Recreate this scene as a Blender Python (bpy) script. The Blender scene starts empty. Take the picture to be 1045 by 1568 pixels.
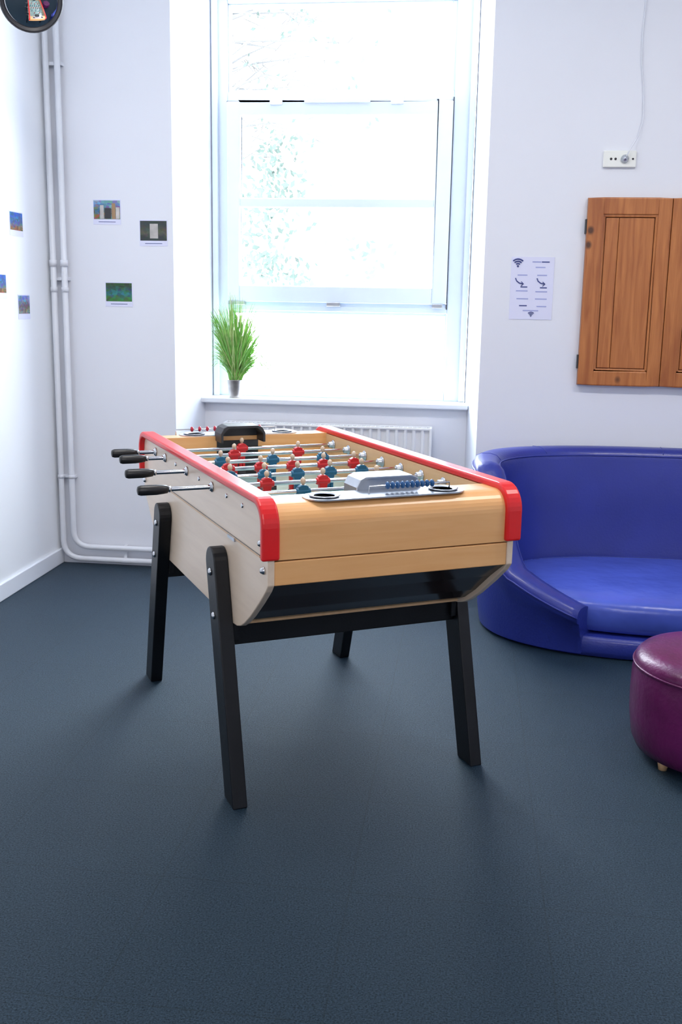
import bpy, math, random
from mathutils import Vector, Matrix
random.seed(7)
SC=bpy.context.scene
COL=SC.collection
SC.view_settings.view_transform='Standard'
SC.view_settings.look='None'
SC.view_settings.exposure=0.0

# ---------------------------------------------------------------- materials
def newmat(name):
    m=bpy.data.materials.new(name); m.use_nodes=True
    nt=m.node_tree; b=nt.nodes["Principled BSDF"]
    return m,nt,b
def rgba(c): return (c[0],c[1],c[2],1.0)
def mat(name,col,rough=0.5,metal=0.0,var=0.08,scale=8.0,bump=0.0,bscale=60.0,spec=0.5,coat=0.0,sheen=0.0):
    m,nt,b=newmat(name)
    N=nt.nodes; L=nt.links
    tc=N.new("ShaderNodeTexCoord")
    nz=N.new("ShaderNodeTexNoise"); nz.inputs["Scale"].default_value=scale; nz.inputs["Detail"].default_value=4
    L.new(tc.outputs["Object"],nz.inputs["Vector"])
    cr=N.new("ShaderNodeValToRGB")
    cr.color_ramp.elements[0].position=0.3; cr.color_ramp.elements[1].position=0.7
    cr.color_ramp.elements[0].color=rgba([max(0,c*(1-var)) for c in col])
    cr.color_ramp.elements[1].color=rgba([min(1,c*(1+var)) for c in col])
    L.new(nz.outputs["Fac"],cr.inputs["Fac"]); L.new(cr.outputs["Color"],b.inputs["Base Color"])
    b.inputs["Roughness"].default_value=rough; b.inputs["Metallic"].default_value=metal
    b.inputs["Specular IOR Level"].default_value=spec
    b.inputs["Coat Weight"].default_value=coat
    b.inputs["Sheen Weight"].default_value=sheen
    if bump>0:
        n2=N.new("ShaderNodeTexNoise"); n2.inputs["Scale"].default_value=bscale; n2.inputs["Detail"].default_value=3
        L.new(tc.outputs["Object"],n2.inputs["Vector"])
        bp=N.new("ShaderNodeBump"); bp.inputs["Strength"].default_value=bump; bp.inputs["Distance"].default_value=0.01
        L.new(n2.outputs["Fac"],bp.inputs["Height"]); L.new(bp.outputs["Normal"],b.inputs["Normal"])
    return m
def wood(name,c1,c2,stretch=(1,12,12),scale=4.0,rough=0.35,knots=False,coat=0.2):
    m,nt,b=newmat(name); N=nt.nodes; L=nt.links
    tc=N.new("ShaderNodeTexCoord"); mp=N.new("ShaderNodeMapping"); mp.inputs["Scale"].default_value=stretch
    L.new(tc.outputs["Object"],mp.inputs["Vector"])
    nz=N.new("ShaderNodeTexNoise"); nz.inputs["Scale"].default_value=scale; nz.inputs["Detail"].default_value=8; nz.inputs["Distortion"].default_value=0.6
    L.new(mp.outputs[0],nz.inputs["Vector"])
    cr=N.new("ShaderNodeValToRGB"); cr.color_ramp.elements[0].position=0.3; cr.color_ramp.elements[1].position=0.72
    cr.color_ramp.elements[0].color=rgba(c1); cr.color_ramp.elements[1].color=rgba(c2)
    L.new(nz.outputs["Fac"],cr.inputs["Fac"])
    out=cr.outputs["Color"]
    if knots:
        vo=N.new("ShaderNodeTexVoronoi"); vo.inputs["Scale"].default_value=4.6
        m2=N.new("ShaderNodeMapping"); m2.inputs["Scale"].default_value=(1.0,0.0,0.8); m2.inputs["Location"].default_value=(0.13,0.0,0.31)
        L.new(tc.outputs["Object"],m2.inputs["Vector"]); L.new(m2.outputs[0],vo.inputs["Vector"])
        k=N.new("ShaderNodeValToRGB"); k.color_ramp.elements[0].position=0.05; k.color_ramp.elements[1].position=0.10
        k.color_ramp.elements[0].color=(1,1,1,1); k.color_ramp.elements[1].color=(0,0,0,1)
        L.new(vo.outputs["Distance"],k.inputs["Fac"])
        mx=N.new("ShaderNodeMixRGB"); mx.inputs["Color2"].default_value=rgba([c*0.25 for c in c1])
        L.new(k.outputs["Color"],mx.inputs["Fac"]); L.new(out,mx.inputs["Color1"]); out=mx.outputs["Color"]
    L.new(out,b.inputs["Base Color"])
    b.inputs["Roughness"].default_value=rough; b.inputs["Coat Weight"].default_value=coat; b.inputs["Coat Roughness"].default_value=0.25
    return m

M={}
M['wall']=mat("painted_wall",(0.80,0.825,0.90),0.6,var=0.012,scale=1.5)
M['wallL']=mat("painted_wall_window_lit",(0.87,0.90,0.94),0.6,var=0.01,scale=1.5)  # left wall: same paint lightened, window light put into the colour
M['ceil']=mat("ceiling_paint",(0.85,0.86,0.88),0.8,var=0.01)
M['trim']=mat("white_gloss_paint",(0.82,0.86,0.93),0.3,var=0.015,scale=5)
M['pvc']=mat("window_frame_paint",(0.74,0.83,0.95),0.3,var=0.02,scale=5)
M['rad']=mat("radiator_enamel",(0.82,0.84,0.88),0.3,var=0.01)
M['pipe']=mat("pipe_paint",(0.76,0.79,0.86),0.3,var=0.03)
M['beech']=wood("beech_front_lamp_tint",(0.79,0.40,0.150),(0.86,0.48,0.205),(1.2,14,14),2.5,0.3)  # same beech turned more orange, warm lamp light put into the colour
M['beechS']=wood("beech_side_sheen_tint",(0.76,0.60,0.46),(0.84,0.68,0.53),(14,1.2,14),2.5,0.3)  # same beech made paler, cool grazing light put into the colour
M['beechI']=wood("beech_inner",(0.66,0.40,0.20),(0.74,0.48,0.26),(14,1.2,14),2.5,0.35)
M['red']=mat("red_rail_plastic",(0.74,0.012,0.015),0.28,var=0.05)
M['black']=mat("black_lacquer",(0.0045,0.0055,0.008),0.38,var=0.2,bump=0.05,bscale=120,spec=0.32)
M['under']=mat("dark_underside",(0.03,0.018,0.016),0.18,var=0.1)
M['rubber']=mat("black_handle",(0.012,0.012,0.014),0.35,var=0.1)
M['chrome']=mat("steel_rod",(0.62,0.63,0.66),0.16,1.0,var=0.05)
M['alu']=mat("brushed_aluminium",(0.50,0.53,0.58),0.33,1.0,var=0.08,scale=20)
M['field']=mat("playfield",(0.34,0.52,0.50),0.15,var=0.05)
M['line']=mat("field_line",(0.85,0.88,0.88),0.3,var=0.02)
M['pred']=mat("player_red",(0.55,0.015,0.02),0.3,var=0.1)
M['pblue']=mat("player_blue",(0.012,0.12,0.23),0.3,var=0.1)
M['bead']=mat("bead_blue",(0.008,0.08,0.24),0.25,var=0.1)
M['beadr']=mat("bead_red",(0.45,0.02,0.05),0.25,var=0.1)
M['skin']=mat("player_head",(0.62,0.48,0.36),0.3,var=0.1)
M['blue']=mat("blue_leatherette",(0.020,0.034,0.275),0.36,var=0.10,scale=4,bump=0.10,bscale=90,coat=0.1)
M['blue2']=mat("blue_leatherette_seat_lit",(0.06,0.10,0.50),0.27,var=0.12,scale=4,bump=1.0,bscale=6)  # shell leatherette lightened, seat highlights put into the colour
M['purple']=mat("purple_leatherette",(0.115,0.010,0.085),0.30,var=0.35,scale=6,bump=0.15,bscale=60)
M['pine']=wood("pine",(0.34,0.095,0.02),(0.56,0.205,0.055),(14,14,1.1),3.0,0.4,knots=True)
M['pineD']=wood("pine_edge",(0.25,0.07,0.018),(0.40,0.13,0.035),(14,14,1.1),3.0,0.45)
M['paper']=mat("paper",(0.74,0.76,0.95),0.7,var=0.01)
M['ink']=mat("blue_ink",(0.05,0.07,0.25),0.6,var=0.05)
M['lil']=mat("lilac_ink",(0.36,0.40,0.70),0.6,var=0.05)
M['socket']=mat("socket_plastic",(0.88,0.90,0.86),0.3,var=0.01)
M['dark']=mat("dark_plastic",(0.03,0.03,0.035),0.4,var=0.1)
M['brass']=mat("brass_scuff",(0.35,0.22,0.12),0.4,0.3,var=0.2)
M['tin']=mat("tin_pot",(0.45,0.42,0.40),0.35,0.7,var=0.3,scale=14)
M['soil']=mat("soil",(0.05,0.03,0.02),0.9,var=0.3)
M['grass']=mat("grass_blade",(0.17,0.42,0.07),0.5,var=0.4,scale=25)
M['grass2']=mat("dry_blade",(0.42,0.54,0.20),0.5,var=0.3,scale=25)
M['leaf']=mat("tree_leaf",(0.034,0.055,0.045),0.7,var=0.4,scale=3)
M['bark']=mat("tree_bark",(0.060,0.060,0.060),0.8,var=0.1)
M['mirror']=mat("mirror_silver",(0.80,0.80,0.82),0.02,1.0,var=0.0)
m,nt,b=newmat("fill_lamp_diffuser"); b.inputs["Emission Color"].default_value=(1,0.96,0.9,1); b.inputs["Emission Strength"].default_value=1.0; M['fill_lamp']=m  # glow of the added fill fixtures
m,nt,b=newmat("window_glass"); nt.nodes.remove(b)
t=nt.nodes.new("ShaderNodeBsdfTransparent"); g=nt.nodes.new("ShaderNodeBsdfGlossy"); g.inputs["Roughness"].default_value=0.02
mx=nt.nodes.new("ShaderNodeMixShader"); mx.inputs[0].default_value=0.05
nt.links.new(t.outputs[0],mx.inputs[1]); nt.links.new(g.outputs[0],mx.inputs[2]); nt.links.new(mx.outputs[0],nt.nodes["Material Output"].inputs[0]); M['glass']=m
# carpet
m,nt,b=newmat("carpet_tiles"); N=nt.nodes; L=nt.links
tc=N.new("ShaderNodeTexCoord")
n1=N.new("ShaderNodeTexNoise"); n1.inputs["Scale"].default_value=210; n1.inputs["Detail"].default_value=5; n1.inputs["Roughness"].default_value=0.8; L.new(tc.outputs["Object"],n1.inputs["Vector"])
cr=N.new("ShaderNodeValToRGB"); cr.color_ramp.elements[0].position=0.42; cr.color_ramp.elements[1].position=0.62
cr.color_ramp.elements[0].color=(0.0006,0.0015,0.0035,1); cr.color_ramp.elements[1].color=(0.017,0.036,0.062,1)
L.new(n1.outputs["Fac"],cr.inputs["Fac"])
br=N.new("ShaderNodeTexBrick"); br.inputs["Scale"].default_value=1.0; br.offset=0.0
br.inputs["Brick Width"].default_value=0.5; br.inputs["Row Height"].default_value=0.5; br.inputs["Mortar Size"].default_value=0.002
br.inputs["Color1"].default_value=(1,1,1,1); br.inputs["Color2"].default_value=(0.86,0.88,0.90,1); br.inputs["Mortar"].default_value=(0.25,0.25,0.25,1)
mp=N.new("ShaderNodeMapping"); mp.inputs["Location"].default_value=(0.25,0.1,0); L.new(tc.outputs["Object"],mp.inputs["Vector"]); L.new(mp.outputs[0],br.inputs["Vector"])
mu=N.new("ShaderNodeMixRGB"); mu.blend_type='MULTIPLY'; mu.inputs[0].default_value=1; L.new(cr.outputs[0],mu.inputs[1]); L.new(br.outputs[0],mu.inputs[2])
L.new(mu.outputs[0],b.inputs["Base Color"]); b.inputs["Roughness"].default_value=0.43
sm=N.new("ShaderNodeMath"); sm.operation='MULTIPLY_ADD'; sm.inputs[1].default_value=2.4; sm.inputs[2].default_value=-0.72; sm.use_clamp=True
L.new(n1.outputs["Fac"],sm.inputs[0]); L.new(sm.outputs[0],b.inputs["Specular IOR Level"])
b.inputs["Specular Tint"].default_value=(0.52,0.80,1.0,1)
b.inputs["Sheen Weight"].default_value=0.07; b.inputs["Sheen Tint"].default_value=(0.3,0.65,1,1)
bp=N.new("ShaderNodeBump"); bp.inputs["Strength"].default_value=0.8; bp.inputs["Distance"].default_value=0.003; L.new(n1.outputs["Fac"],bp.inputs["Height"]); L.new(bp.outputs[0],b.inputs["Normal"])
M['carpet']=m

# ---------------------------------------------------------------- mesh builder
class MB:
    def __init__(s): s.v=[]; s.f=[]; s.mi=[]; s.sm=[]; s.mats=[]
    def m(s,k):
        if k not in s.mats: s.mats.append(k)
        return s.mats.index(k)
    def add(s,vs,fs,k,smooth=False):
        o=len(s.v); s.v+= [tuple(v) for v in vs]; i=s.m(k)
        for f in fs: s.f.append(tuple(o+a for a in f)); s.mi.append(i); s.sm.append(smooth)
        return s
    def box(s,x0,x1,y0,y1,z0,z1,k):
        v=[(x0,y0,z0),(x1,y0,z0),(x1,y1,z0),(x0,y1,z0),(x0,y0,z1),(x1,y0,z1),(x1,y1,z1),(x0,y1,z1)]
        return s.add(v,[(0,3,2,1),(4,5,6,7),(0,1,5,4),(1,2,6,5),(2,3,7,6),(3,0,4,7)],k)
    def prism(s,pts,a,b,k,axis='x',smooth=False):
        n=len(pts)
        if axis=='x': v=[(a,p[0],p[1]) for p in pts]+[(b,p[0],p[1]) for p in pts]
        elif axis=='y': v=[(p[0],a,p[1]) for p in pts]+[(p[0],b,p[1]) for p in pts]
        else: v=[(p[0],p[1],a) for p in pts]+[(p[0],p[1],b) for p in pts]
        s.add(v,[tuple(range(n))[::-1],tuple(range(n,2*n))],k)
        o=len(s.v)-2*n; i=s.m(k)
        for j in range(n):
            q=(j+1)%n; s.f.append((o+j,o+q,o+n+q,o+n+j)); s.mi.append(i); s.sm.append(smooth)
        return s
    def tube(s,path,r,k,seg=12,caps=True):
        P=[Vector(p) for p in path]; n=len(P)
        rs=r if isinstance(r,(list,tuple)) else [r]*n
        vs=[];fs=[]; prev=None
        for i in range(n):
            d=(P[min(i+1,n-1)]-P[max(i-1,0)])
            if d.length<1e-9: d=Vector((0,0,1))
            d.normalize()
            if prev is None:
                a=Vector((0,0,1)) if abs(d.z)<0.9 else Vector((1,0,0)); u=d.cross(a).normalized()
            else:
                u=(prev-d*prev.dot(d)).normalized()
            prev=u; w=d.cross(u)
            for j in range(seg):
                t=2*math.pi*j/seg; vs.append(P[i]+(u*math.cos(t)+w*math.sin(t))*rs[i])
        for i in range(n-1):
            for j in range(seg):
                q=(j+1)%seg; fs.append((i*seg+j,i*seg+q,(i+1)*seg+q,(i+1)*seg+j))
        s.add(vs,fs,k,True)
        if caps:
            o=len(s.v)-n*seg; i=s.m(k)
            s.f.append(tuple(o+j for j in range(seg))[::-1]); s.mi.append(i); s.sm.append(False)
            s.f.append(tuple(o+(n-1)*seg+j for j in range(seg))); s.mi.append(i); s.sm.append(False)
        return s
    def lathe(s,prof,c,k,seg=32,axis='z',smooth=True):
        vs=[];fs=[];n=len(prof)
        for (r,h) in prof:
            for j in range(seg):
                t=2*math.pi*j/seg; x,y=r*math.cos(t),r*math.sin(t)
                vs.append((c[0]+x,c[1]+y,c[2]+h) if axis=='z' else ((c[0]+h,c[1]+x,c[2]+y) if axis=='x' else (c[0]+x,c[1]+h,c[2]+y)))
        for i in range(n-1):
            for j in range(seg):
                q=(j+1)%seg; fs.append((i*seg+j,i*seg+q,(i+1)*seg+q,(i+1)*seg+j))
        if prof[0][0]>1e-6: fs.append(tuple(range(seg))[::-1])
        if prof[-1][0]>1e-6: fs.append(tuple((n-1)*seg+j for j in range(seg)))
        return s.add(vs,fs,k,smooth)
    def sphere(s,c,r,k,seg=14,rings=8,sc=(1,1,1)):
        vs=[];fs=[]
        for i in range(rings+1):
            p=math.pi*i/rings
            for j in range(seg):
                t=2*math.pi*j/seg; vs.append((c[0]+sc[0]*r*math.sin(p)*math.cos(t),c[1]+sc[1]*r*math.sin(p)*math.sin(t),c[2]+sc[2]*r*math.cos(p)))
        for i in range(rings):
            for j in range(seg):
                q=(j+1)%seg; fs.append((i*seg+j,(i+1)*seg+j,(i+1)*seg+q,i*seg+q))
        return s.add(vs,fs,k,True)
    def grid(s,rows,k,closed=False,smooth=True):
        n=len(rows[0]); vs=[p for r in rows for p in r]; fs=[]
        for i in range(len(rows)-1):
            for j in range(n if closed else n-1):
                q=(j+1)%n; fs.append((i*n+j,i*n+q,(i+1)*n+q,(i+1)*n+j))
        return s.add(vs,fs,k,smooth)
    def obj(s,name,parent=None,bevel=0.0,seg=2,fix=True,sub=0):
        me=bpy.data.meshes.new(name); me.from_pydata(s.v,[],s.f)
        for k in s.mats: me.materials.append(M[k])
        for p,i,sm in zip(me.polygons,s.mi,s.sm): p.material_index=i; p.use_smooth=sm
        if fix:
            import bmesh
            bm=bmesh.new(); bm.from_mesh(me); bmesh.ops.remove_doubles(bm,verts=bm.verts,dist=1e-6); bmesh.ops.recalc_face_normals(bm,faces=bm.faces); bm.to_mesh(me); bm.free()
        me.update()
        o=bpy.data.objects.new(name,me); COL.objects.link(o)
        if parent: o.parent=parent
        if bevel>0:
            b=o.modifiers.new("b","BEVEL"); b.width=bevel; b.segments=seg; b.limit_method='ANGLE'; b.angle_limit=math.radians(40)
        if sub:
            q=o.modifiers.new("s","SUBSURF"); q.levels=sub; q.render_levels=sub
        return o
def empty(name,loc=(0,0,0),rz=0.0):
    e=bpy.data.objects.new(name,None); e.location=loc; e.rotation_euler=(0,0,rz); e.empty_display_size=0.1; COL.objects.link(e); return e

# ---------------------------------------------------------------- room shell
XL=-2.292; YB=5.53; XR=3.3; YR=-2.6; ZC=3.75
MB().box(XL-0.15,XR+0.15,YR-0.15,6.2,-0.1,0.0,'carpet').obj("floor")
MB().box(XL-0.15,XR+0.15,YR-0.15,6.2,ZC,ZC+0.1,'ceil').obj("ceiling")
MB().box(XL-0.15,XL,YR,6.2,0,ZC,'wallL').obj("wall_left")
MB().box(XR,XR+0.15,YR,6.2,0,ZC,'wall').obj("wall_right")
MB().box(XL,XR,YR-0.15,YR,0,ZC,'wall').obj("wall_rear")
MB().prism([(XL,YB),(-1.60,YB),(-1.502,6.04),(-1.502,6.2),(XL,6.2)],0,ZC,'wall','z').obj("wall_back_left")
MB().prism([(0.06,YB),(XR,YB),(XR,6.2),(-0.016,6.2),(-0.016,6.04)],0,ZC,'wall','z').obj("wall_back_right")
MB().prism([(-1.60,YB),(0.06,YB),(-0.016,6.04),(-0.016,6.2),(-1.502,6.2),(-1.502,6.04)],3.22,ZC,'wall','z').obj("wall_back_lintel")
MB().prism([(-1.53,5.90),(0.004,5.90),(-0.016,6.04),(-0.016,6.2),(-1.502,6.2),(-1.502,6.04)],0,0.915,'wall','z').obj("wall_back_apron")
MB().box(XL,XL+0.016,YR,YB,0,0.088,'trim').obj("baseboard_left",bevel=0.004)
MB().box(XL+0.016,XR,YR,YR+0.016,0,0.088,'trim').obj("baseboard_rear",bevel=0.004)
MB().box(0.07,XR,YB-0.014,YB,0,0.088,'trim').obj("baseboard_back",bevel=0.004)
MB().prism([(-1.545,5.845),(0.008,5.845),(-0.018,6.05),(-1.500,6.05)],0.915,0.945,'trim','z').obj("trim_1",bevel=0.006)

# window
win=empty("window_1")
def frame(mb,x0,x1,z0,z1,l,r,b,t,y0,y1,k='pvc'):
    mb.box(x0,x0+l,y0,y1,z0,z1,k); mb.box(x1-r,x1,y0,y1,z0,z1,k)
    mb.box(x0+l,x1-r,y0,y1,z0,z0+b,k); mb.box(x0+l,x1-r,y0,y1,z1-t,z1,k)
f=MB()
frame(f,-1.50,-0.018,0.945,3.22,0.085,0.118,0.05,0.10,6.03,6.11)
f.box(-1.415,-0.136,6.03,6.11,2.60,2.655,'pvc')
f.box(-1.415,-0.136,6.03,6.11,1.445,1.50,'pvc')
f.obj("outer_frame",win,bevel=0.006)
f=MB(); frame(f,-1.415,-0.136,2.655,3.12,0.012,0.025,0.01,0.02,6.045,6.09); f.obj("upper_bead",win,bevel=0.004)
f=MB(); frame(f,-1.415,-0.140,1.50,2.60,0.072,0.085,0.09,0.075,6.0,6.06)
f.box(-1.343,-0.225,6.005,6.055,2.027,2.078,'pvc'); f.obj("casement",win,bevel=0.006)
f=MB(); f.box(-0.140,-0.135,6.02,6.035,1.47,2.62,'dark'); f.box(-1.42,-0.14,6.025,6.035,2.600,2.605,'dark'); f.obj("casement_gap_shade",win)  # dark strips stand in for the shade around the casement
f=MB(); frame(f,-1.415,-0.136,0.995,1.445,0.015,0.01,0.01,0.015,6.045,6.09); f.obj("lower_bead",win,bevel=0.004)
f=MB()
for xc in (-1.13,-0.45): f.box(xc-0.035,xc+0.035,5.985,6.03,2.58,2.625,'trim')
f.box(-0.97,-0.60,5.99,6.03,2.588,2.612,'trim')
for xc,wd in ((-1.36,0.05),(-0.79,0.04),(-0.19,0.03)): f.box(xc-wd,xc+wd,5.99,6.03,1.478,1.50,'alu')
f.obj("latches_and_stays",win,bevel=0.003)
f=MB()
for a in ((-1.403,-0.158,2.665,3.10,6.07),(-1.343,-0.225,2.078,2.525,6.035),(-1.343,-0.225,1.59,2.027,6.035),(-1.40,-0.140,1.005,1.43,6.07)):
    f.add([(a[0],a[4],a[2]),(a[1],a[4],a[2]),(a[1],a[4],a[3]),(a[0],a[4],a[3])],[(0,1,2,3)],'glass')
f.obj("glass_panes",win,fix=False)
f=MB(); f.box(-1.502,-1.47,6.0,6.03,0.945,3.22,'pvc'); f.box(-0.05,-0.018,6.0,6.03,0.945,3.22,'pvc'); f.obj("inner_casing",win,bevel=0.004)

# ---------------------------------------------------------------- radiator
rad=empty("radiator",(0,0,0))
r=MB(); x0,x1=-1.385,-0.196; n=24; pitch=(x1-x0)/n
pts=[]
for i in range(n):
    a=x0+i*pitch
    pts+=[(a,5.775),(a+pitch*0.22,5.775),(a+pitch*0.34,5.789),(a+pitch*0.88,5.789)]
pts+=[(x1,5.775),(x1,5.80),(x0,5.80)]
r.prism(pts,0.16,0.80,'rad','z')
r.box(x0,x1,5.85,5.87,0.16,0.80,'rad')
r.obj("panels",rad)
r=MB(); r.box(x0-0.006,x0+0.006,5.772,5.875,0.15,0.812,'rad'); r.box(x1-0.006,x1+0.006,5.772,5.875,0.15,0.812,'rad')
r.box(x0,x1,5.773,5.785,0.80,0.812,'rad'); r.box(x0,x1,5.865,5.875,0.80,0.812,'rad')
for i in range(44): a=x0+0.02+i*0.0265; r.box(a,a+0.005,5.785,5.865,0.802,0.809,'rad')
r.obj("top_grille",rad,bevel=0.002)
r=MB()
for xc in (x0+0.2,x1-0.2): r.box(xc-0.015,xc+0.015,5.87,5.899,0.2,0.7,'rad'); r.box(xc-0.015,xc+0.015,5.80,5.85,0.0,0.17,'rad')
r.obj("brackets",rad)

# ---------------------------------------------------------------- pipes
pp=empty("heating_pipes")
def arc(p0,c,p1,n=6):
    p0,c,p1=Vector(p0),Vector(c),Vector(p1); return [((1-t)**2)*p0+2*t*(1-t)*c+t*t*p1 for t in [i/n for i in range(n+1)]]
yq=5.492
p=MB()
p.tube([(-2.262,yq,ZC)]+arc((-2.262,yq,0.14),(-2.262,yq,0.035),(-2.15,yq,0.035))+[(-1.66,yq,0.035)]+arc((-1.66,yq,0.035),(-1.62,yq,0.035),(-1.62,YB,0.035)),0.0165,'pipe')
p.obj("pipe_outer",pp)
p=MB(); p.tube([(-2.200,yq,ZC)]+arc((-2.200,yq,0.20),(-2.200,yq,0.105),(-2.10,yq,0.105))+[(-1.66,yq,0.105)]+arc((-1.66,yq,0.105),(-1.62,yq,0.105),(-1.62,YB,0.105)),0.0165,'pipe')
p.obj("pipe_inner",pp)
p=MB()
for xx in (-2.262,-2.200):
    p.tube([(xx,yq,1.70),(xx,yq,1.665)],0.0205,'pipe'); p.tube([(xx,yq,1.53),(xx,yq,1.555)],0.0195,'pipe'); p.tube([(xx,yq,0.50),(xx,yq,0.52)],0.0195,'pipe')
for z in (1.60,0.51,2.7): p.box(-2.285,-2.18,5.50,YB,z-0.008,z+0.008,'pipe')
for x in (-1.9,): p.box(x-0.008,x+0.008,5.50,YB,0.02,0.12,'pipe')
p.obj("couplings",pp)

# ---------------------------------------------------------------- foosball table
T=empty("foosball_table",(-0.662,2.832,0),math.radians(29.767))
CS=0.553
E0=-0.235            # near end
TA,TB=0.034,0.808    # outer faces of the side panels
def mir(pts): return [(2*CS-a,z) for a,z in pts][::-1]
def endarc(x0,zt,r,zb,n=9):
    return [(x0,zb)]+[(x0+r-r*math.cos(math.pi/2*i/n),zt-r+r*math.sin(math.pi/2*i/n)) for i in range(n+1)]
near_top=endarc(E0,0.971,0.068,0.812)
near_bot=[(0.165,0.536),(0.095,0.537),(0.055,0.541),(0.018,0.552),(-0.020,0.571),(-0.075,0.607),(-0.155,0.668),(-0.215,0.718),(E0+0.001,0.740)]
prof=near_bot+near_top+mir(near_top)+mir(near_bot)
MB().prism(prof,TA,TA+0.02,'beechS').obj("side_panel_left",T,bevel=0.003)
MB().prism(prof,TB-0.02,TB,'beechS').obj("side_panel_right",T,bevel=0.003)
def offs(pts,d):
    out=[]
    for i,(a,z) in enumerate(pts):
        p0=pts[max(i-1,0)]; p1=pts[min(i+1,len(pts)-1)]
        dx,dz=p1[0]-p0[0],p1[1]-p0[1]; l=math.hypot(dx,dz); out.append((a-dz/l*d,z+dx/l*d))
    return out
rp=near_top+mir(near_top)
outer=offs(rp,0.010); inner=offs(rp,-0.012)
for nm,a,b in (("rail_left",0.014,0.066),("rail_right",TB-0.031,TB+0.021)):
    MB().prism(outer+inner[::-1],a,b,'red').obj(nm,T,bevel=0.007,seg=3)
IA,IB=TA+0.02,TB-0.02
W0=-0.090  # field end wall
def endbox(sign,nm):
    q=(lambda P:P) if sign>0 else (lambda P:[(2*CS-a,z) for a,z in P])
    P=endarc(E0+0.004,0.962,0.062,0.810)+[(W0,0.962),(W0,0.76),(E0+0.04,0.76),(E0+0.04,0.810)]
    MB().prism(q(P),IA,IB,'beech').obj(nm+"_end_panel",T)
    P=[(E0+0.004,0.738),(E0+0.004,0.806),(E0+0.039,0.806),(E0+0.039,0.738)]
    MB().prism(q(P),IA,IB,'beech').obj(nm+"_end_lower_board",T,bevel=0.003)
    P=[(E0+0.012,0.737),(-0.145,0.682),(-0.060,0.615),(0.005,0.573),(0.045,0.555),(0.09,0.546),(0.09,0.566),(-0.13,0.757),(E0+0.039,0.737)]
    MB().prism(q(P),IA,IB,'under').obj(nm+"_end_underside",T)
    P=[(0.050,0.546),(0.100,0.537),(0.100,0.546),(0.050,0.557)]
    MB().prism(q(P),IA,IB,'beechI').obj(nm+"_bottom_lip",T)
endbox(1,"near"); endbox(-1,"far")
MB().box(IA,IB,0.09,2*CS-0.09,0.548,0.566,'under').obj("bottom_board",T)
f=MB(); f.box(IA,IB,W0,2*CS-W0,0.78,0.80,'field')
f.box(IA,IB,CS-0.003,CS+0.003,0.80,0.8008,'line')
for s0 in (0.10,2*CS-0.10): f.box(0.25,0.58,s0-0.003,s0+0.003,0.80,0.8008,'line')
f.obj("playfield",T)
f=MB(); f.box(IA,IA+0.012,W0,2*CS-W0,0.80,0.958,'beechI'); f.box(IB-0.012,IB,W0,2*CS-W0,0.80,0.958,'beechI'); f.obj("inner_side_boards",T)
for s0,d,nm in ((W0-0.012,1,"near_goal_box"),(2*CS-W0+0.012,-1,"far_goal_box")):
    g=MB(); ta,tb=(0.350,0.56) if d>0 else (0.295,0.480)
    z1=1.003 if d>0 else 1.012
    a,b=sorted((s0,s0+0.095*d))
    pr=[(ta,0.80),(ta,z1-0.03),(ta+0.012,z1-0.008),(ta+0.03,z1),(tb-0.03,z1),(tb-0.012,z1-0.008),(tb,z1-0.03),(tb,0.80)]
    inn=[(tb-0.01,0.80),(tb-0.01,z1-0.032),(tb-0.033,z1-0.01),(ta+0.033,z1-0.01),(ta+0.01,z1-0.032),(ta+0.01,0.80)]
    pr2=[(x,max(z,0.945)) for x,z in pr]; in2=[(x,max(z,0.945)) for x,z in inn]
    g.prism(pr2+in2,a,b,'alu' if d>0 else 'dark','y')  # far box coloured dark for the shade in its opening
    bk=(a,a+0.008) if d>0 else (b-0.008,b)
    g.prism([(ta+0.004,0.945),(ta+0.004,z1-0.03),(ta+0.03,z1-0.004),(tb-0.03,z1-0.004),(tb-0.004,z1-0.03),(tb-0.004,0.945)],bk[0],bk[1],'alu' if d>0 else 'dark','y')
    e0=s0+0.012*d
    g.box(ta+0.005,tb-0.005,min(e0,e0+0.004*d),max(e0,e0+0.004*d),0.80,0.945,'dark')  # dark sheet stands in for the shaded goal mouth
    g.obj(nm,T,bevel=0.004)
def plate(s0,s1,mk,nm,bt):
    g=MB(); n=8; ta,tb=0.165,0.665; rr=(s1-s0)/2*0.9; pts=[]
    for cx,cy,a0 in ((tb-rr,s1-rr,0),(ta+rr,s1-rr,90),(ta+rr,s0+rr,180),(tb-rr,s0+rr,270)):
        for i in range(n+1):
            t=math.radians(a0+90*i/n); pts.append((cx+rr*math.cos(t),cy+rr*math.sin(t)))
    g.prism(pts,0.962,0.966,'alu','z')
    sc=(s0+s1)/2
    for cx in (ta+0.062,tb-0.062):
        g.lathe([(0.036,0.0),(0.043,0.003),(0.046,0.006),(0.042,0.007),(0.034,0.004),(0.030,0.001)],(cx,sc,0.9645),'alu',32)
        g.lathe([(0.0305,0.0022),(0.0,0.0022)],(cx,sc,0.9655),'rad',24)
    zz=0.986; b0,b1=bt
    g.tube([(b0-0.05,sc,0.964),(b0-0.05,sc,zz),(b1+0.05,sc,zz),(b1+0.05,sc,0.964)],0.0028,'chrome',8)
    nb=10
    for i in range(nb):
        x=b0+(b1-b0)*(i+0.5)/nb
        g.sphere((x,sc,zz),0.0088,mk,12,8,(0.78,1.25,1.25))
    g.obj(nm,T)
plate(-0.215,-0.100,'bead',"near_score_counter",(0.415,0.575))
plate(2*CS+0.100,2*CS+0.215,'beadr',"far_score_counter",(0.20,0.52))
ROD_Z=0.922; SP=0.160
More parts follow.
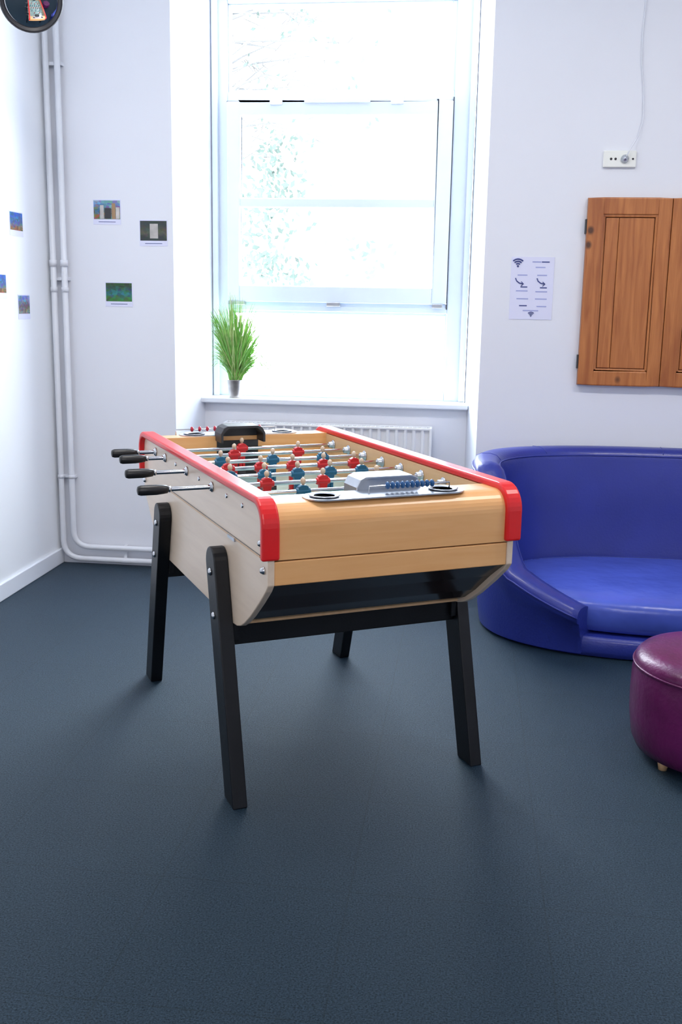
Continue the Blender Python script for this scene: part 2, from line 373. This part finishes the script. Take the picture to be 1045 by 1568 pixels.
men={1:(0.44,),2:(0.28,0.54),3:(0.215,0.410,0.605),4:(0.14,0.26,0.38,0.50,0.62),5:(0.18,0.30,0.42,0.54,0.66),6:(0.20,0.40,0.60),7:(0.30,0.56),8:(0.38,)}
side={1:'R',2:'R',3:'L',4:'R',5:'L',6:'R',7:'L',8:'L'}
hl={3:-0.205,5:-0.180,7:-0.138,8:-0.138}
hr={1:0.890,2:0.92,4:0.91,6:0.90}
for k in range(1,9):
    s=CS+(k-4.5)*SP
    g=MB()
    if side[k]=='L':
        g.tube([(hl[k]+0.02,s,ROD_Z),(0.832,s,ROD_Z)],0.0072,'chrome',12)
        h=hl[k]; g.lathe([(0.006,0.0),(0.013,0.002),(0.0165,0.012),(0.0165,0.06),(0.0145,0.08),(0.0125,0.094),(0.008,0.098)],(h,s,ROD_Z),'rubber',16,'x')
        g.lathe([(0.010,0),(0.010,0.008)],(h+0.098,s,ROD_Z),'chrome',14,'x')
        g.sphere((0.836,s,ROD_Z),0.010,'rubber',10,6)
    else:
        g.tube([(0.030,s,ROD_Z),(hr[k]-0.02,s,ROD_Z)],0.0072,'chrome',12)
        h=hr[k]; g.lathe([(0.006,0.0),(0.013,-0.002),(0.0165,-0.012),(0.0165,-0.050),(0.0145,-0.06),(0.008,-0.062)],(h,s,ROD_Z),'rubber',16,'x')
    for tx,dx in ((TA,-1),(TB,1)):
        if side[k]=='L' or dx>0: g.lathe([(0.017,0),(0.017,0.004*dx),(0.013,0.006*dx),(0.012,0.010*dx)],(tx,s,ROD_Z),'chrome',18,'x')
    for tx,dx in ((IA+0.012,1),(IB-0.012,-1)):
        g.lathe([(0.020,0),(0.020,0.004*dx),(0.013,0.007*dx),(0.012,0.022*dx)],(tx,s,ROD_Z),'alu',18,'x')
    c='pred' if side[k]=='L' else 'pblue'
    for x in men[k]:
        g.lathe([(0.009,-0.024),(0.0118,-0.022),(0.0118,0.022),(0.009,0.024)],(x,s,ROD_Z),c,14,'x')
        tor=[(x-0.011,ROD_Z-0.040),(x-0.013,ROD_Z-0.018),(x-0.018,ROD_Z+0.006),(x-0.016,ROD_Z+0.016),(x-0.006,ROD_Z+0.021),(x+0.006,ROD_Z+0.021),(x+0.016,ROD_Z+0.016),(x+0.018,ROD_Z+0.006),(x+0.013,ROD_Z-0.018),(x+0.011,ROD_Z-0.040)]
        g.prism(tor,s-0.010,s+0.010,c,'y')
        g.box(x-0.011,x-0.001,s-0.009,s+0.008,ROD_Z-0.085,ROD_Z-0.038,c)
        g.box(x+0.001,x+0.011,s-0.009,s+0.008,ROD_Z-0.085,ROD_Z-0.038,c)
        g.prism([(s-0.012,ROD_Z-0.112),(s+0.012,ROD_Z-0.112),(s+0.010,ROD_Z-0.084),(s-0.010,ROD_Z-0.084)],x-0.013,x+0.013,'dark')
        g.lathe([(0.005,0.019),(0.005,0.026)],(x,s,ROD_Z),'skin',10)
        g.sphere((x,s,ROD_Z+0.033),0.0095,'skin',12,8,(0.9,1,1.15))
    g.obj("rod_%d_with_players"%k,T,bevel=0.0015,seg=1)
g=MB(); g.box(TA-0.0025,TA+0.0002,-0.17,0.90,0.806,0.812,'beechI'); g.box(TA-0.006,TA+0.001,0.06,0.13,0.800,0.810,'alu')
g.box(TA-0.0025,TA+0.0002,-0.17,0.90,0.812,0.8135,'under')
for s0,z0 in ((-0.205,0.778),(-0.185,0.850),(1.31,0.78)):
    g.lathe([(0.011,0),(0.011,-0.004),(0.006,-0.012),(0.0,-0.013)],(TA,s0,z0),'chrome',14,'x')
g.obj("side_slot_and_fixings",T)
def leg(nm,t0,t1,top,bot):
    (sa,za),(sb,zb)=top,bot; wt,wb=0.048,0.045; d=Vector((sb-sa,zb-za)).normalized(); nrm=Vector((-d.y,d.x))
    pts=[]
    for i in range(13):
        a=math.pi*i/12; v=nrm*math.cos(a)*wt - d*math.sin(a)*wt; pts.append((sa+v.x,za+v.y))
    hb=wb/abs(nrm.x)
    L_=(sb-hb if nrm.x>0 else sb+hb,0.0); R_=(sb+hb if nrm.x>0 else sb-hb,0.0)
    pts=pts+[L_,R_]
    MB().prism(pts,t0,t1,'black').obj(nm,T,bevel=0.004)
    g=MB(); out=t0 if t0<0.3 else t1; dx=-1 if t0<0.3 else 1
    for q in (0.03,0.165):
        c=Vector((sa,za))+d*q
        g.lathe([(0.012,0),(0.012,0.003*dx),(0.008,0.007*dx),(0.0,0.008*dx)],(out,c.x,c.y),'chrome',16,'x')
    g.obj(nm+"_bolts",T)
for nm,t0,t1 in (("left",-0.012,0.034),("right",TB,TB+0.042)):
    leg("leg_near_"+nm,t0,t1,(0.185,0.712),(-0.008 if nm=="left" else -0.002,0.0))
    leg("leg_far_"+nm,t0,t1,(0.915,0.712),(1.125,0.0))
g=MB()
for sc in (0.130,0.970): g.box(TA,TB,sc-0.020,sc+0.020,0.462,0.528,'black'); g.box(TA+0.0005,TA+0.0195,sc-0.04,sc+0.04,0.48,0.60,'black'); g.box(TB-0.0195,TB-0.0005,sc-0.04,sc+0.04,0.48,0.60,'black')
g.obj("crossbars",T,bevel=0.003)

# ---------------------------------------------------------------- sofa
SO=empty("tub_sofa",(1.01,4.875,0))
def sp(v,e): return math.copysign(abs(v)**e,v)
def se(a,b,ph,e=0.8): return (-a*sp(math.sin(ph),e),-b*sp(math.cos(ph),e))
A,B=0.97,0.615
def hgt(deg):
    d=deg if deg<=180 else 360-deg
    if d<50: return 0.225+0.12*max(0,(d-26))/24
    if d<80:
        t=(d-50)/30; t=t*t*(3-2*t); return 0.345+t*(0.79-0.345)
    return 0.79
g=MB(); rows=[]
degs=[26+ (360-52)*i/120 for i in range(121)]
for dg in degs:
    h=hgt(dg); ph=math.radians(dg); row=[]
    pf=[(0.060,0.015),(0.050,min(0.09,h*0.4)),(0.04,h*0.45),(0.02,h*0.70),(0.003,h-0.06),(0.0,h-0.035),(0.010,h-0.010),(0.030,h),(0.075,h+0.002),(0.105,h-0.006),(0.125,h-0.026),(0.135,h-0.06),(0.15,max(h*0.6,0.19)),(0.185,0.17),(0.20,0.12)]
    for d,z in pf:
        x,y=se(A-d,B-d,ph); row.append((x,y,z))
    rows.append(row)
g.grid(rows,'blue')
g.add(rows[0],[tuple(range(len(rows[0])))],'blue'); g.add(rows[-1],[tuple(range(len(rows[-1])))],'blue')
g.obj("shell",SO)
g=MB()
for dd in (-0.001,0.128):
    path=[]
    for dg in degs:
        h=hgt(dg); x,y=se(A-dd,B-dd,math.radians(dg)); path.append((x,y,h-0.036))
    g.tube(path,0.0045,'blue',8)
for dg in (100,140,180,220,260):
    h=hgt(dg); path=[]
    for d,z in ((0.003,h-0.06),(0.0,h-0.035),(0.010,h-0.010),(0.030,h),(0.075,h+0.002),(0.105,h-0.006),(0.125,h-0.026)):
        x,y=se(A-d,B-d,math.radians(dg)); path.append((x,y,z))
    g.tube(path,0.0025,'blue',6)
g.obj("piping",SO)
def disc(prof,k,nm,cy=0.0,n=96,e=0.8):
    g=MB(); rows=[]
    for d,z in prof: rows.append([ (lambda p:(p[0],p[1]+cy,z))(se(A-d,B-d,2*math.pi*i/n,e)) for i in range(n)])
    g.grid(rows,k,closed=True)
    g.add(rows[-1],[tuple(range(n))],k); g.add(rows[0],[tuple(range(n))],k)
    return g.obj(nm,SO)
disc([(0.09,0.0),(0.07,0.008),(0.065,0.03),(0.062,0.075),(0.075,0.095)],'blue',"base_plinth")
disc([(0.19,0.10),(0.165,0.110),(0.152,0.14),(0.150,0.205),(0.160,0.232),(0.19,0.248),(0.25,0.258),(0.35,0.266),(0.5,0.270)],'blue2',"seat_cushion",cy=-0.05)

# ---------------------------------------------------------------- pouf
PO=empty("round_pouf",(0.895,3.400,0))
g=MB(); g.lathe([(0.0,0.028),(0.25,0.028),(0.272,0.038),(0.286,0.07),(0.297,0.15),(0.299,0.22),(0.297,0.300),(0.291,0.327),(0.2915,0.329),(0.288,0.347),(0.272,0.363),(0.24,0.373),(0.15,0.379),(0.0,0.381)],(0,0,0),'purple',64)
g.obj("upholstery",PO)
g=MB(); g.tube([(0.294*math.cos(t*math.pi/32),0.294*math.sin(t*math.pi/32),0.327) for t in range(65)],0.004,'purple',8,False); g.obj("seam",PO)
g=MB()
for a in (20,110,200,290):
    t=math.radians(a+12); g.lathe([(0.014,0.0),(0.020,0.035)],(0.235*math.cos(t),0.235*math.sin(t),0.0),'beechI',16)
g.obj("feet",PO)

# ---------------------------------------------------------------- wall shutter cupboard
CU=empty("pine_wall_cupboard",(0,0,0))
y1=YB-0.001
g=MB(); g.box(0.568,1.40,YB-0.02,y1,1.10,2.04,'pineD'); g.obj("backing",CU)
def leaf(x0,x1,nm):
    g=MB(); st=0.078; z0,z1=1.102,2.038; ya,yb=YB-0.042,YB-0.0205
    g.box(x0,x0+st,ya,yb,z0,z1,'pine'); g.box(x1-0.065,x1,ya,yb,z0,z1,'pine')
    g.box(x0+st,x1-0.065,ya,yb,z0,z0+0.072,'pine'); g.box(x0+st,x1-0.065,ya,yb,z1-0.080,z1,'pine')
    g.obj(nm+"_frame",CU,bevel=0.004)
    g=MB(); xa,xb=x0+st+0.001,x1-0.066; za,zb=z0+0.073,z1-0.081
    for (a,b,c,d) in ((xa,xa+0.012,za,zb),(xb-0.012,xb,za,zb),(xa,xb,za,za+0.012),(xa,xb,zb-0.012,zb)): g.box(a,b,YB-0.036,YB-0.021,c,d,'pine')
    g.box(xa+0.015,xa+0.080,YB-0.033,YB-0.021,za+0.015,zb-0.015,'pine'); g.box(xa+0.082,xb-0.015,YB-0.033,YB-0.021,za+0.015,zb-0.015,'pine')
    g.obj(nm+"_panel",CU,bevel=0.004)
leaf(0.568,0.982,"door_leaf_a"); leaf(0.985,1.40,"door_leaf_b")
g=MB()
for z in (1.90,1.22): g.box(0.560,0.568,YB-0.035,YB-0.004,z-0.035,z+0.035,'dark')
g.obj("hinges",CU)

# ---------------------------------------------------------------- poster
PS=empty("wifi_poster",(0,0,0)); yy=YB-0.002
MB().box(0.200,0.420,yy,YB-0.0002,1.430,1.747,'paper').obj("sheet",PS)
def wifi(g,cx,cz,s):
    for r_ in (0.35,0.65,0.95):
        pts=[(cx+s*r_*math.sin(math.radians(a)),yy-0.001,cz+s*r_*math.cos(math.radians(a))) for a in range(-45,46,9)]
        g.tube(pts,s*0.10,'ink',6)
    g.sphere((cx,yy-0.001,cz),s*0.14,'ink',8,6)
g=MB(); wifi(g,0.234,1.700,0.038); wifi(g,0.313,1.447,0.022)
for (x,z,w_,k) in ((0.33,1.722,0.045,'lil'),(0.375,1.722,0.04,'ink'),(0.35,1.695,0.05,'lil'),(0.26,1.655,0.05,'lil'),(0.36,1.655,0.05,'lil'),(0.27,1.595,0.035,'ink'),(0.37,1.592,0.035,'ink'),(0.26,1.575,0.06,'lil'),(0.36,1.572,0.06,'lil'),(0.265,1.535,0.06,'lil'),(0.36,1.535,0.06,'lil'),(0.27,1.50,0.04,'ink'),(0.365,1.497,0.05,'lil'),(0.31,1.475,0.08,'lil')):
    g.box(x-w_/2,x+w_/2,yy-0.0006,yy,z-0.003,z+0.003,k)
for x in (0.225,0.335):
    g.tube([(x,yy-0.001,1.640),(x+0.006,yy-0.001,1.626),(x+0.020,yy-0.001,1.615),(x+0.038,yy-0.001,1.611)],0.003,'ink',6)
    g.tube([(x+0.030,yy-0.001,1.622),(x+0.042,yy-0.001,1.611),(x+0.030,yy-0.001,1.600)],0.0025,'ink',6)
g.obj("print",PS)

# ---------------------------------------------------------------- socket + cable
so=empty("wall_socket",(0,0,0)); g=MB(); g.box(0.630,0.792,YB-0.016,YB-0.0002,2.188,2.268,'socket'); g.obj("plate",so,bevel=0.004)
g=MB()
for x in (0.668,0.690): g.lathe([(0.006,0),(0.006,-0.002)],(x,YB-0.016,2.228),'dark',12,'y')
g.lathe([(0.020,0),(0.020,-0.008),(0.012,-0.022),(0.006,-0.03)],(0.735,YB-0.016,2.228),'alu',18,'y'); g.lathe([(0.005,0),(0.005,-0.002)],(0.775,YB-0.016,2.228),'dark',12,'y')
g.obj("plug",so)
P=[(0.735,YB-0.04,2.228),(0.755,YB-0.03,2.27),(0.795,YB-0.015,2.34),(0.812,YB-0.010,2.42),(0.805,YB-0.008,2.55),(0.786,YB-0.008,2.68),(0.780,YB-0.008,2.82),(0.788,YB-0.008,2.98),(0.80,YB-0.008,3.3),(0.80,YB-0.008,ZC)]
g=MB(); g.tube(P,0.0028,'pipe',8); g.obj("cable",so)

# ---------------------------------------------------------------- photo cards
def picmat(name,top,mid,bot,spots):
    m,nt,b=newmat(name); N=nt.nodes; L=nt.links
    tc=N.new("ShaderNodeTexCoord"); sx=N.new("ShaderNodeSeparateXYZ"); L.new(tc.outputs["Generated"],sx.inputs[0])
    vo=N.new("ShaderNodeTexVoronoi"); vo.inputs["Scale"].default_value=5; vo.distance='CHEBYCHEV'; L.new(tc.outputs["Generated"],vo.inputs["Vector"])
    ad=N.new("ShaderNodeMath"); ad.operation='MULTIPLY_ADD'; ad.inputs[1].default_value=0.35; L.new(vo.outputs["Distance"],ad.inputs[0]); L.new(sx.outputs[2],ad.inputs[2])
    cr=N.new("ShaderNodeValToRGB"); e=cr.color_ramp.elements; e[0].position=0.3; e[0].color=rgba(bot); e[1].position=0.98; e[1].color=rgba(top)
    x=e.new(0.55); x.color=rgba(mid)
    L.new(ad.outputs[0],cr.inputs[0])
    v2=N.new("ShaderNodeTexVoronoi"); v2.inputs["Scale"].default_value=7; L.new(tc.outputs["Generated"],v2.inputs["Vector"])
    mx=N.new("ShaderNodeMixRGB"); mx.blend_type='MULTIPLY'; mx.inputs[0].default_value=spots; L.new(cr.outputs[0],mx.inputs[1]); L.new(v2.outputs["Color"],mx.inputs[2])
    L.new(mx.outputs[0],b.inputs["Base Color"]); b.inputs["Roughness"].default_value=0.35
    M[name]=m; return name
k1=picmat("pic_city",(0.25,0.42,0.65),(0.16,0.13,0.12),(0.35,0.32,0.28),0.7)
k2=picmat("pic_hall",(0.03,0.045,0.045),(0.10,0.10,0.07),(0.03,0.04,0.04),0.4)
k3=picmat("pic_park",(0.03,0.09,0.03),(0.02,0.22,0.26),(0.06,0.22,0.03),0.7)
k4=picmat("pic_tower",(0.03,0.20,0.55),(0.08,0.22,0.42),(0.45,0.18,0.06),0.7)
def card_back(x0,x1,z0,z1,k):
    e=empty("photo_card",(0,0,0)); MB().box(x0,x1,YB-0.0015,YB-0.0002,z0,z1,'paper').obj("card",e)
    MB().box(x0+0.004,x1-0.004,YB-0.0022,YB-0.0015,z0+0.028,z1-0.005,k).obj("picture",e)
    MB().box(x0+0.03,x1-0.03,YB-0.0020,YB-0.0015,z0+0.012,z0+0.015,'ink').obj("caption",e)
    if k==k2: MB().box(x0+0.058,x1-0.052,YB-0.0026,YB-0.0022,z0+0.04,z1-0.02,'tin').obj("bright_shape",e)
    if k==k1:
        g=MB()
        for i,(a,b_,h,kk) in enumerate(((0.01,0.035,0.05,'pic_tower'),(0.04,0.06,0.07,'tin'),(0.065,0.10,0.055,'dark'),(0.105,0.125,0.08,'brass'),(0.128,0.148,0.06,'tin'))): g.box(x0+a,x0+b_,YB-0.0026,YB-0.0022,z0+0.03,z0+0.03+h,kk)
        g.obj("buildings",e)
card_back(-2.042,-1.887,1.890,2.020,k1); card_back(-1.786,-1.631,1.780,1.916,k2); card_back(-1.986,-1.832,1.457,1.588,k3)
def card_left(y0,y1_,z0,z1,k):
    e=empty("photo_card",(0,0,0)); MB().box(XL+0.0002,XL+0.0015,y0,y1_,z0,z1,'paper').obj("card",e)
    MB().box(XL+0.0015,XL+0.0022,y0+0.005,y1_-0.005,z0+0.028,z1-0.005,k).obj("picture",e)
card_left(5.032,5.187,1.80,1.920,k4); card_left(4.81,4.963,1.49,1.610,k4); card_left(5.088,5.232,1.387,1.512,k1)

# ---------------------------------------------------------------- convex mirror
MI=empty("convex_mirror",(-1.95,4.60,2.765)); MI.rotation_euler=(math.radians(28),0,math.radians(32))
q=0.86
g=MB(); g.lathe([(0.146*q,0.012),(0.156*q,0.004),(0.158*q,-0.008),(0.152*q,-0.016),(0.142*q,-0.014),(0.140*q,-0.006)],(0,0,0),'dark',48,'y'); g.obj("rim",MI)
g=MB(); Rr=0.42; ra=0.142*q; g.lathe([(ra*i/10+1e-7, -(math.sqrt(Rr*Rr-(ra*i/10)**2)-math.sqrt(Rr*Rr-ra**2))-0.004) for i in range(10,-1,-1)],(0,0,0),'mirror',48,'y'); g.obj("mirror_face",MI)
g=MB(); g.lathe([(0.0,0.012),(0.146*q,0.012)],(0,0,0),'dark',48,'y'); g.tube([(0,0.012,0),(-0.03,0.08,0.04),(-0.20,0.245,0.12)],0.010,'dark'); g.obj("bracket",MI)

# ---------------------------------------------------------------- grass plant
PL=empty("potted_grass",(-1.345,5.900,0.9455))
g=MB(); g.lathe([(0.0,0.0),(0.036,0.0),(0.037,0.004),(0.048,0.098),(0.051,0.102),(0.049,0.104),(0.046,0.09),(0.0,0.088)],(0,0,0),'tin',24); g.obj("tin_pot",PL)
g=MB(); g.lathe([(0.046,0.085),(0.03,0.096),(0.0,0.10)],(0,0,0),'soil',20); g.obj("soil",PL)
g=MB()
for i in range(700):
    a=random.uniform(0,2*math.pi); r0=random.uniform(0,0.034); Lh=random.uniform(0.20,0.54)
    ex=random.uniform(-0.20,0.21) if i%3 else random.gauss(-0.03,0.08)
    ey=-abs(random.gauss(0.0,0.08))+0.04; dr=random.uniform(0.0,0.04)+abs(ex)*0.65
    bx,by=r0*math.cos(a),r0*math.sin(a)
    if i%16==0: ex=random.uniform(0.17,0.30); dr=random.uniform(0.18,0.28); Lh=random.uniform(0.25,0.40)
    if ex<-0.15: ex=-0.15+random.uniform(0,0.02); dr*=0.8
    ey=min(ey,0.06)
    w0=random.uniform(0.0018,0.0038); wa=random.uniform(-0.6,0.6); wx,wy=math.cos(wa)*w0,math.sin(wa)*w0
    vs=[];nn=8
    for j in range(nn):
        t=j/(nn-1); z=0.09+Lh*t-dr*t**3*1.2; x=bx+(ex-bx)*t**1.05; y=by+(ey-by)*t**1.3
        q_=1-0.85*t**2.5; vs+=[(x-wx*q_,y-wy*q_,z),(x+wx*q_,y+wy*q_,z)]
    g.add(vs,[(2*j,2*j+1,2*j+3,2*j+2) for j in range(nn-1)],'grass' if random.random()<0.65 else 'grass2')
g.obj("grass_blades",PL,fix=False)

# ---------------------------------------------------------------- outside tree
TR=empty("garden_tree",(-3.4,12.5,-1.0))
g=MB(); g.tube([(0,0,0),(0.05,0,1.5),(0.0,0.1,3.0),(0.15,0,4.5),(0.2,0,6.2)],[0.16,0.13,0.11,0.08,0.03],'bark')
tips=[]
for i in range(30):
    z=random.uniform(3.6,6.2); a=random.uniform(-0.9,0.9); l=random.uniform(0.8,2.5)
    p0=Vector((0.08,0,z)); p2=p0+Vector((l*math.cos(a),l*math.sin(a)*0.5,random.uniform(-0.2,0.7))); pm=(p0+p2)/2+Vector((0,0,random.uniform(-0.1,0.25)))
    g.tube([p0,pm,p2],[0.018,0.012,0.005],'bark',6)
    for _ in range(4):
        t=random.uniform(0.3,1); q=p0.lerp(p2,t); e=q+Vector((random.uniform(-0.1,0.5),random.uniform(-0.3,0.3),random.uniform(-0.4,0.4))); g.tube([q,e],[0.008,0.003],'bark',5); tips.append(e)
g.obj("trunk_and_branches",TR,fix=False)
g=MB()
cl=[(0.95,0,4.15,0.30),(1.15,0,3.70,0.32),(0.85,0,3.0,0.28),(1.15,0,2.8,0.30),(0.85,0,3.55,0.25),(2.1,0,3.0,0.30)]
for ci,(cx,cy,cz,cr_) in enumerate(cl):
    for i in range(110 if ci<5 else 30):
        c=Vector((cx+random.gauss(0,cr_*0.6),cy+random.gauss(0,0.3),cz+random.gauss(0,cr_*0.6)))
        u=Vector((random.uniform(-1,1),random.uniform(-1,1),random.uniform(-1,1))).normalized(); v=u.cross(Vector((0.3,1,0.2))).normalized(); s_=random.uniform(0.035,0.065)
        g.add([c-u*s_,c-v*s_*0.5,c+u*s_,c+v*s_*0.5],[(0,1,2,3)],'leaf')
for e in tips:
    if random.random()<0.4: continue
    for i in range(3):
        c=e+Vector((random.gauss(0,0.08),random.gauss(0,0.08),random.gauss(0,0.08))); u=Vector((random.uniform(-1,1),random.uniform(-1,1),random.uniform(-1,1))).normalized(); v=u.cross(Vector((0.3,1,0.2))).normalized(); s_=0.045
        g.add([c-u*s_,c-v*s_*0.5,c+u*s_,c+v*s_*0.5],[(0,1,2,3)],'leaf')
g.obj("foliage",TR,fix=False)

# ---------------------------------------------------------------- lights
def area(name,loc,rot,sx,sy,power,col,portal=False,parent=None):
    l=bpy.data.lights.new(name,'AREA'); l.shape='RECTANGLE'; l.size=sx; l.size_y=sy; l.energy=power; l.color=col
    o=bpy.data.objects.new(name,l); o.location=loc; o.rotation_euler=rot; COL.objects.link(o)
    if portal: l.cycles.is_portal=True
    if parent: o.parent=parent
    return o
area("window_portal",(-0.76,6.16,2.08),(math.radians(-90),0,0),1.44,2.25,1.0,(1,1,1),portal=True)
for i,(x,y,pw) in enumerate(((0.3,-1.7,78),(-0.9,3.2,36),(1.6,3.2,40))):  # unseen fixtures added to fill the room and the table front with light
    e=empty("added_fill_light",(x,y,ZC-0.06))
    g=MB(); g.box(-0.62,0.62,-0.17,0.17,0.0,0.06,'trim'); g.box(-0.60,0.60,-0.15,0.15,-0.004,0.0,'fill_lamp'); g.obj("fill_housing",e,bevel=0.004)
    area("tube",(0,0,-0.02),(0,0,0),1.2,0.3,pw,(1.0,0.95,0.90),parent=e)
wd=bpy.data.worlds.new("overcast_sky"); SC.world=wd; wd.use_nodes=True
bg=wd.node_tree.nodes["Background"]; bg.inputs[0].default_value=(0.84,0.92,1.0,1); bg.inputs[1].default_value=19.0

# ---------------------------------------------------------------- camera
cd=bpy.data.cameras.new("camera"); cd.sensor_fit='VERTICAL'; cd.sensor_height=36; cd.sensor_width=24; cd.lens=36*1570.6/1568.0
cam=bpy.data.objects.new("camera",cd); COL.objects.link(cam)
cam.matrix_world=Matrix.Translation((0,0,1.5))@Matrix.Rotation(math.radians(6.877),4,'Z')@Matrix.Rotation(math.radians(90-11.544),4,'X')@Matrix.Rotation(math.radians(1.002),4,'Z')
cd.clip_start=0.05
SC.camera=cam
